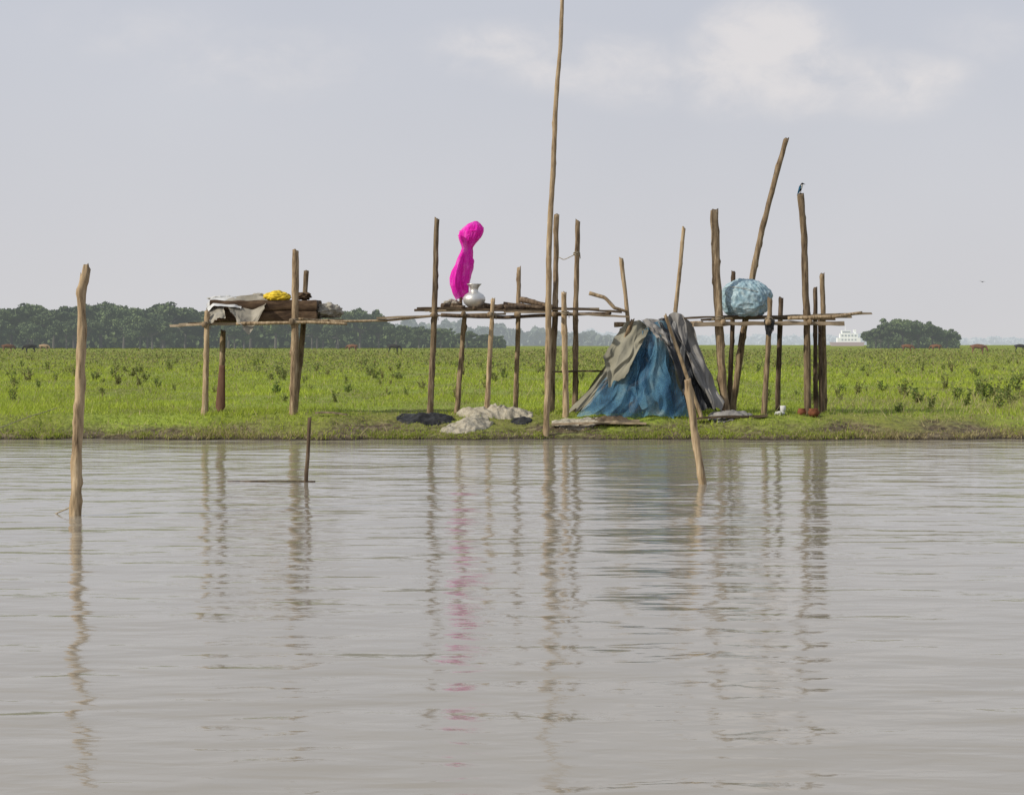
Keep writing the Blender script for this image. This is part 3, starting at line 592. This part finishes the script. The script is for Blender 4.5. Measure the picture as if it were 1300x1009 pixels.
drape('side_flap',[(864,440,37.9),(880,436,37.9)],[(868,516,37.6),(910,521,37.6)],dark_tarp,e3,amp=0.10,folds=3,seed=33,sag=0.2,ground=True)
drape('pale_tarp',[(848,402,38.0),(856,396,37.95),(868,401,37.95),(880,414,38.0)],[(886,468,37.7),(893,498,37.58),(904,514,37.58),(919,509,37.7)],pale_tarp,e3,nu=110,nv=80,amp=0.12,folds=3,seed=31,hem=0.08,sag=0.25,ground=True)
# nets and rubbish on the ground
def heap(name,px,d,w,dp,h,m,label,cat,seed,freq=3.0,spiky=0.35,slope=0.0):
    cx=(px-650)/F*d; V=[];Fc=[];n=110;mm=60; W=w/2/F*d
    for j in range(mm+1):
        for i in range(n+1):
            u=i/n*2-1;v=j/mm*2-1; ed=1+0.35*fn((u*2.5,v*2.5,seed),1)+0.2*fn((u*7,v*7,seed),2)
            q=max(0,1-math.sqrt(u*u+v*v)/ed); x=cx+u*W*1.15-slope*v;y=d+v*dp/2
            hh=h*(q**0.8)*(0.8+0.6*fn((x*freq,y*freq,seed),2)+spiky*(0.3-abs(fn((x*freq*2.6+y,y*freq*1.4,seed),5)))*1.6)
            V.append(Vector((x,y,G(x,y)+(0.01+max(hh,0) if q>0 else -0.03))))
    for j in range(mm):
        for i in range(n): a=j*(n+1)+i;Fc.append((a,a+1,a+n+2,a+n+1))
    return mesh(name,V,Fc,m,origin=(cx,d,G(cx,d)),label=label,cat=cat)
heap('fishing_net',628,37.8,84,0.9,0.25,net_white,'low heap of beige tangled fishing net on bank','net',3,freq=2.2)
heap('fishing_net',595,36.85,46,1.3,0.10,net_white,'thin beige net trailing over the bank to water','net',8,slope=-0.25)
heap('black_plastic_sheet',540,37.3,64,0.7,0.13,black_m,'crumpled black plastic sheet lying on the grass','sheet',5)
heap('black_plastic_sheet',662,37.3,24,0.4,0.07,black_m,'crumpled black plastic scrap beside the net','sheet',15)
heap('grey_net',735,37.2,60,0.7,0.07,net_white,'flat grey net spread in front of the shelter','net',19)
heap('grey_tarp',925,37.5,50,0.7,0.12,pale_tarp,'crumpled pale tarp lying beside the shelter','tarp',29)
heap('dark_rag',768,37.2,50,0.6,0.07,mud_m,'dark rag lying on grass before the shelter','rag',39)
def gplank(pa,pb_,d,dw,t,m,label):
    xa=(pa-650)/F*d; xb=(pb_-650)/F*d; za=G(xa,d)+0.05;zb=G(xb,d)+0.05
    plank('loose_board',(pa,HZ+(H-za)/d*F,d),(pb_,HZ+(H-zb)/d*F,d),dw,t,m,label=label,cat='board',group='loose boards on the bank')
gplank(700,820,36.9,0.16,0.03,plank_m,'pale loose board lying on the bank')
gplank(735,812,37.1,0.14,0.04,plank_m,'pale loose board lying on the bank')
gplank(880,975,37.2,0.12,0.04,plank_d,'dark loose board lying on the bank')
gplank(400,440,37.4,0.10,0.03,plank_m,'pale loose board lying on the bank')
# ---------------------------------------------------------------- platform 3
e4=empty('stilt_platform',(at(985,527,38.6).x,38.6,0.37),'wooden stilt platform with thick leaning posts under a bundle','platform','stilt platforms on the river bank')
pole('post',[(906,267),(909,350),(914,430)],921,37.8,12,wood,e4,wt=10.5)
pole('post',[(999,176),(985,225),(968,290),(955,350),(943,420)],930,39.0,9.5,wood,e4,wt=7,wob=0.018)
pole('post',[(1017,246),(1021,300),(1024,400)],1026,37.8,9.5,wood,e4,wt=9,jag=0.06)
pole('post',[(931,345),(930,420)],926,39.4,7,wood_dark,e4,jag=0.04)
pole('post',[(978,379),(975,450)],970,37.7,8,wood,e4,wt=6.5)
pole('post',[(992,379),(989,450)],987,39.2,7,wood_dark,e4,wt=6.5)
pole('post',[(1035,366)],1036,38.6,6.5,wood_dark,e4,wt=5.5)
pole('post',[(1043,348),(1046,430)],1047,39.2,7.5,wood,e4,wt=6.5,jag=0.06)
pole('post',[(1040,400)],1042,38.2,6.5,wood_dark,e4)
plank('plank',(868,404,38.0),(1010,401,38.0),0.16,0.035,plank_d,e4)
plank('plank',(880,412,37.75),(1070,411,37.75),0.30,0.075,plank_m,e4)
plank('plank',(905,405,38.3),(1106,399,38.3),0.2,0.04,plank_m,e4)
plank('plank',(890,406,38.65),(1060,404,38.65),0.24,0.04,plank_d,e4)
plank('plank',(900,406,39.0),(1080,402,39.0),0.24,0.04,plank_m,e4)
for px in (918,975,1028): stick('crossbeam',[(px,409,37.4),(px-1,408,39.6)],8,wood,e4)
stick('pole_rail',[(1000,404,37.6),(1060,402,37.6),(1093,397,37.8)],5,wood_light,e4)
lash(913,404,37.8,0.095,e4); lash(1025,404,37.8,0.08,e4); lash(976,405,37.7,0.07,e4)
drape('hanging_rag',[(970,406,37.55),(978,405,37.55),(984,406,37.55)],[(972,424,37.55),(977,428,37.55),(982,420,37.55)],black_m,None,nu=20,nv=14,amp=0.02,folds=2,label='small dark rag hanging from the platform beam',cat='rag')
bc=at(947,380,38.15); bb=lump('net_bundle',bc,0.465,0.40,0.37,blue_bag,amp=0.07,freq=2.0,seed=12,flat=0.9,crease=0.02,res=90,boxy=0.88,fold=0.13,label='large squat pale blue plastic wrapped bundle on platform',cat='bundle')
for k,(z0,rr) in enumerate([(0.17,0.93)]):
    P=[]
    for i in range(61):
        a=i/60*6.283; P.append(bc+Vector((math.cos(a)*0.47*rr,math.sin(a)*0.415*rr,z0+0.05*math.sin(a*2+k))))
    V,Fc=tube(P,0.005,sides=5,seg=70); mesh('cord',V,Fc,rope_m,origin=V[0],parent=bb)
def gat(px,d): x=(px-650)/F*d; return Vector((x,d,G(x,d)))
lathe('clay_pot',gat(1033,37.5),[(0,0),(0.06,0),(0.10,0.05),(0.11,0.09),(0.08,0.13),(0.09,0.155),(0.08,0.155),(0.06,0.12),(0,0.08)],terra,label='small reddish clay pot at the platform foot',cat='pot')
lathe('clay_pot',gat(1018,37.6),[(0,0),(0.05,0),(0.08,0.05),(0.08,0.09),(0.06,0.12),(0.07,0.14),(0.05,0.12),(0,0.1)],terra,label='tiny reddish clay pot at the platform foot',cat='pot')
lathe('white_tub',gat(994,38.2),[(0,0),(0.04,0),(0.05,0.1),(0.055,0.17),(0.05,0.17),(0.04,0.05),(0,0.04)],white_cloth,label='white plastic tub standing in the grass',cat='tub')
lump('litter_bag',gat(990,38.0)+Vector((0,0,0.03)),0.09,0.08,0.04,white_cloth,amp=.4,seed=33,label='crumpled white litter lying in the grass',cat='litter')
# ---------------------------------------------------------------- animals
def skin(name,verts,edges,radii,m,sub=2):
    me=bpy.data.meshes.new(name); me.from_pydata(verts,edges,[]); o=bpy.data.objects.new(name,me); col.objects.link(o)
    sk=o.modifiers.new('s','SKIN'); 
    for i,r in enumerate(radii):
        r=r if isinstance(r,tuple) else (r,r); me.skin_vertices[0].data[i].radius=r
    me.skin_vertices[0].data[0].use_root=True
    sb=o.modifiers.new('u','SUBSURF'); sb.levels=sub; sb.render_levels=sub
    bpy.context.view_layer.update(); dg=bpy.context.evaluated_depsgraph_get()
    r=bpy.data.meshes.new_from_object(o.evaluated_get(dg)); bpy.data.objects.remove(o)
    r.materials.clear(); 
    if m: r.materials.append(m)
    r.polygons.foreach_set('use_smooth',[True]*len(r.polygons)); r.name=name
    return r
cv=[(-.7,0,1.1),(0,0,1.03),(.55,0,1.06),(.88,0,1.05),(1.1,0,.72),(1.22,0,.38)]
cr=[.27,.33,.30,.17,.13,.08]; ce=[(0,1),(1,2),(2,3),(3,4),(4,5)]
def addc(parent,pts,rs):
    p=parent
    for q,r in zip(pts,rs): cv.append(q);cr.append(r);ce.append((p,len(cv)-1));p=len(cv)-1
for s in(-1,1):
    addc(2,[(.5,.18*s,.72),(.52,.18*s,.4),(.5,.18*s,.03)],[.13,.07,.05])
    addc(0,[(-.68,.2*s,.82),(-.56,.2*s,.62),(-.76,.2*s,.38),(-.72,.2*s,.03)],[.17,.12,.06,.05])
    addc(4,[(1.04,.16*s,.84)],[.035])
addc(0,[(-1.0,0,1.12),(-1.06,0,.6)],[.04,.025])
for px,d,mi,fl in [(10,330,0,1),(38,310,1,-1),(500,310,1,1),(447,360,0,-1),(1152,350,0,1),(1188,380,0,-1),(1242,260,0,1),(1295,360,1,1),(56,380,2,1)]:
    me=skin('cow',cv,ce,cr,cow_mats[mi],1); x=(px-650)/F*d
    o=bpy.data.objects.new('cow',me); o.location=(x,d,G(x,d)); o.rotation_euler=(0,0,(0 if fl>0 else math.pi)+random.uniform(-.4,.4))
    setup(o,None,['brown cow grazing on the wide meadow','black cow grazing on the wide meadow','tan cow grazing on the wide meadow'][mi],'cow','cattle grazing on the meadow')
# kingfisher
bl=noisy('kingfisher_blue',[(0.3,(0.01,0.05,0.10)),(0.7,(0.02,0.13,0.22))],scale=(40,40,40)); dk=noisy('bird_black',[(0.3,(0.01,0.01,0.012)),(0.7,(0.03,0.025,0.025))]); wh=noisy('bird_white',[(0.3,(0.5,0.48,0.45)),(0.7,(0.7,0.7,0.68))])
bm=skin('kingfisher',[(0,0,.09),(.012,0,.13),(.022,0,.165),(.03,0,.19),(.048,0,.188),(.085,0,.175),(-.015,0,.055),(-.035,0,.0),(-.045,0,-.045),(.012,.012,.05),(.018,.012,.03),(.012,-.012,.05),(.018,-.012,.03)],
  [(0,1),(1,2),(2,3),(3,4),(4,5),(0,6),(6,7),(7,8),(0,9),(9,10),(0,11),(11,12)],[.034,.036,.027,.027,.011,.003,.024,.011,.008,.008,.005,.008,.005],None,2)
for m in (dk,wh,bl): bm.materials.append(m)
for p in bm.polygons:
    c=p.center; p.material_index= 1 if (c.x>0.02 and 0.09<c.z<0.168) else (2 if c.x<0.0 and c.z<0.12 else 0)
tp=at(1016,246,37.8)
o=bpy.data.objects.new('kingfisher',bm); o.location=(tp.x-0.01,tp.y,tp.z+0.0); o.rotation_euler=(0,0.1,-0.3)
setup(o,None,'small blue and black kingfisher with white breast on post','bird')
for sgn in(-1,1):
    V=[Vector(q) for q in[(0.012,sgn*.034,.145),(-.018,sgn*.036,.14),(-.04,sgn*.02,.02),(-.03,sgn*.03,.03),(.008,sgn*.042,.09)]]
    w=mesh('wing',V,[(0,1,2,3,4)],bl,smooth=False); w.parent=o
fv=[(0,0,0),(.12,0,.0),(-.15,0,0),(.02,.25,.1),(-.05,.55,.05),(.02,-.25,.1),(-.05,-.55,.05)]
bm2=skin('flying_bird',fv,[(0,1),(0,2),(0,3),(3,4),(0,5),(5,6)],[.07,.05,.03,(.05,.02),(.02,.01),(.05,.02),(.02,.01)],dk,1)
o=bpy.data.objects.new('flying_bird',bm2); o.location=at(1247,358,330); o.rotation_euler=(0.1,0.1,1.0); setup(o,None,'tiny dark bird gliding in the hazy sky','bird')
# ---------------------------------------------------------------- ship
ds=1500; sx=(1078-650)/F*ds
es=empty('ship',(sx,ds,0.4),'white multi deck river ship beyond the meadow','ship')
def bx(name,x0,x1,y0,y1,z0,z1,m,taper=0.0,parent=es):
    V=[(sx+x0,ds+y0,z0),(sx+x1,ds+y0,z0),(sx+x1,ds+y1,z0),(sx+x0,ds+y1,z0),(sx+x0-taper,ds+y0,z1),(sx+x1+taper,ds+y0,z1),(sx+x1+taper,ds+y1,z1),(sx+x0-taper,ds+y1,z1)]
    return mesh(name,V,[(0,3,2,1),(4,5,6,7),(0,1,5,4),(1,2,6,5),(2,3,7,6),(3,0,4,7)],m,origin=V[0],parent=parent,smooth=False)
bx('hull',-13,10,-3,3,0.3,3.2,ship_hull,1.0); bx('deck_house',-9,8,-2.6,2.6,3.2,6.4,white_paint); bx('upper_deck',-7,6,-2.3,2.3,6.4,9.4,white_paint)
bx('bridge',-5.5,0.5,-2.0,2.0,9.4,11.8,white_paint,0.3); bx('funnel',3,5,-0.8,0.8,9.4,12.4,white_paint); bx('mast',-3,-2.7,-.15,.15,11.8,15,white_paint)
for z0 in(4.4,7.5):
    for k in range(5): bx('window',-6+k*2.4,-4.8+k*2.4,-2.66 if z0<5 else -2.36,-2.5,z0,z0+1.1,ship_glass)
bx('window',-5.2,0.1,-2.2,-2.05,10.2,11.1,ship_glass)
# ---------------------------------------------------------------- world
w=bpy.data.worlds.new('World'); scene.world=w; w.use_nodes=True; nt=w.node_tree;N=nt.nodes;L=nt.links
bg=N['Background']; bg.inputs[1].default_value=0.1
sky=N.new('ShaderNodeTexSky'); sky.sky_type='NISHITA'; sky.sun_disc=False
sun_dir=Vector((-0.80,-0.38,0.55)).normalized()
sky.sun_elevation=math.asin(sun_dir.z); sky.sun_rotation=math.atan2(sun_dir.x,sun_dir.y); sky.dust_density=4; sky.air_density=1
tc=N.new('ShaderNodeTexCoord'); sp=N.new('ShaderNodeSeparateXYZ'); L.new(tc.outputs['Generated'],sp.inputs[0])
def M(op,a,b_=None,c=None,clamp=False):
    n=N.new('ShaderNodeMath');n.operation=op;n.use_clamp=clamp
    for i,v in enumerate((a,b_,c)):
        if v is None: continue
        if isinstance(v,(int,float)): n.inputs[i].default_value=v
        else: L.new(v,n.inputs[i])
    return n.outputs[0]
az=M('ARCTAN2',sp.outputs['X'],sp.outputs['Y']); el=M('ARCSINE',sp.outputs['Z'])
mpp=N.new('ShaderNodeMapping'); mpp.inputs['Scale'].default_value=(1,1,1.5); L.new(tc.outputs['Generated'],mpp.inputs[0])
def cn(scale,detail,rough,dist=0.0):
    n=N.new('ShaderNodeTexNoise'); n.inputs['Scale'].default_value=scale; n.inputs['Detail'].default_value=detail; n.inputs['Roughness'].default_value=rough; n.inputs['Distortion'].default_value=dist
    L.new(mpp.outputs[0],n.inputs['Vector']); return n.outputs['Fac']
nA=cn(34,8,0.58,0.3); nb_=cn(4,5,0.5); nC=cn(13,6,0.55)
tot=None
for px,py,rx,ry,s in [(975,55,92,55,1.0),(925,95,80,62,.85),(1010,105,100,52,.75),(1125,112,105,45,.75),(1180,105,60,32,.6),(640,62,115,34,.72),(740,82,130,42,.67),(590,80,70,26,.5),(820,105,110,42,.5),(340,85,180,50,.45),(180,50,160,50,.32),(1240,60,90,45,.3)]:
    u=M('DIVIDE',M('SUBTRACT',az,(px-650)/F),rx/F); v=M('DIVIDE',M('SUBTRACT',el,(HZ-py)/F),ry/F)
    r=M('SQRT',M('ADD',M('MULTIPLY',u,u),M('MULTIPLY',v,v)))
    q=M('MULTIPLY',M('SUBTRACT',1.35,r,clamp=True),s)
    tot=q if tot is None else M('MAXIMUM',tot,q)
nn=M('ADD',M('MULTIPLY',M('SUBTRACT',nA,0.5),2.8),M('MULTIPLY',M('SUBTRACT',nC,0.5),1.8))
cl=M('ADD',tot,M('MULTIPLY',nn,M('MULTIPLY',tot,1.0)))
sm=N.new('ShaderNodeMapRange'); sm.interpolation_type='SMOOTHSTEP'; sm.inputs['From Min'].default_value=0.05; sm.inputs['From Max'].default_value=1.2; L.new(cl,sm.inputs[0])
gr=ramp(nt,[(0.0,(7.0,6.95,7.1)),(0.06,(6.6,6.65,7.05)),(0.16,(6.0,6.2,6.85)),(0.6,(4.8,5.3,6.2))]); L.new(el,gr.inputs[0])
m0=N.new('ShaderNodeMixRGB'); m0.inputs[0].default_value=0.9; L.new(sky.outputs[0],m0.inputs[1]); L.new(gr.outputs[0],m0.inputs[2])
m1=N.new('ShaderNodeMixRGB'); m1.blend_type='MULTIPLY'; m1.inputs[0].default_value=1; rr=ramp(nt,[(0.3,(0.97,0.97,0.975)),(0.7,(1.03,1.025,1.02))]); L.new(nb_,rr.inputs[0]); L.new(m0.outputs[0],m1.inputs[1]); L.new(rr.outputs[0],m1.inputs[2])
m2=N.new('ShaderNodeMixRGB'); L.new(M('MULTIPLY',sm.outputs[0],0.72),m2.inputs[0]); L.new(m1.outputs[0],m2.inputs[1]); m2.inputs[2].default_value=(7.95,7.6,7.5,1)
L.new(m2.outputs[0],bg.inputs[0])
# sun
sl=bpy.data.lights.new('sun','SUN'); sl.energy=3.4; sl.angle=math.radians(1.5); sl.color=(1,0.93,0.80)
so=bpy.data.objects.new('sun',sl); so.rotation_euler=(-sun_dir).to_track_quat('-Z','Y').to_euler(); so.location=(-20,-20,30); col.objects.link(so)
# camera
cd=bpy.data.cameras.new('camera'); cd.lens=72; cd.sensor_width=36; cd.shift_y=-67.5/1300; cd.clip_end=20000; cd.clip_start=0.1
cam=bpy.data.objects.new('camera',cd); cam.location=(0,0,H); cam.rotation_euler=(math.radians(90),0,0); col.objects.link(cam); scene.camera=cam
scene.view_settings.view_transform='Standard'; scene.view_settings.look='None'; scene.view_settings.exposure=0
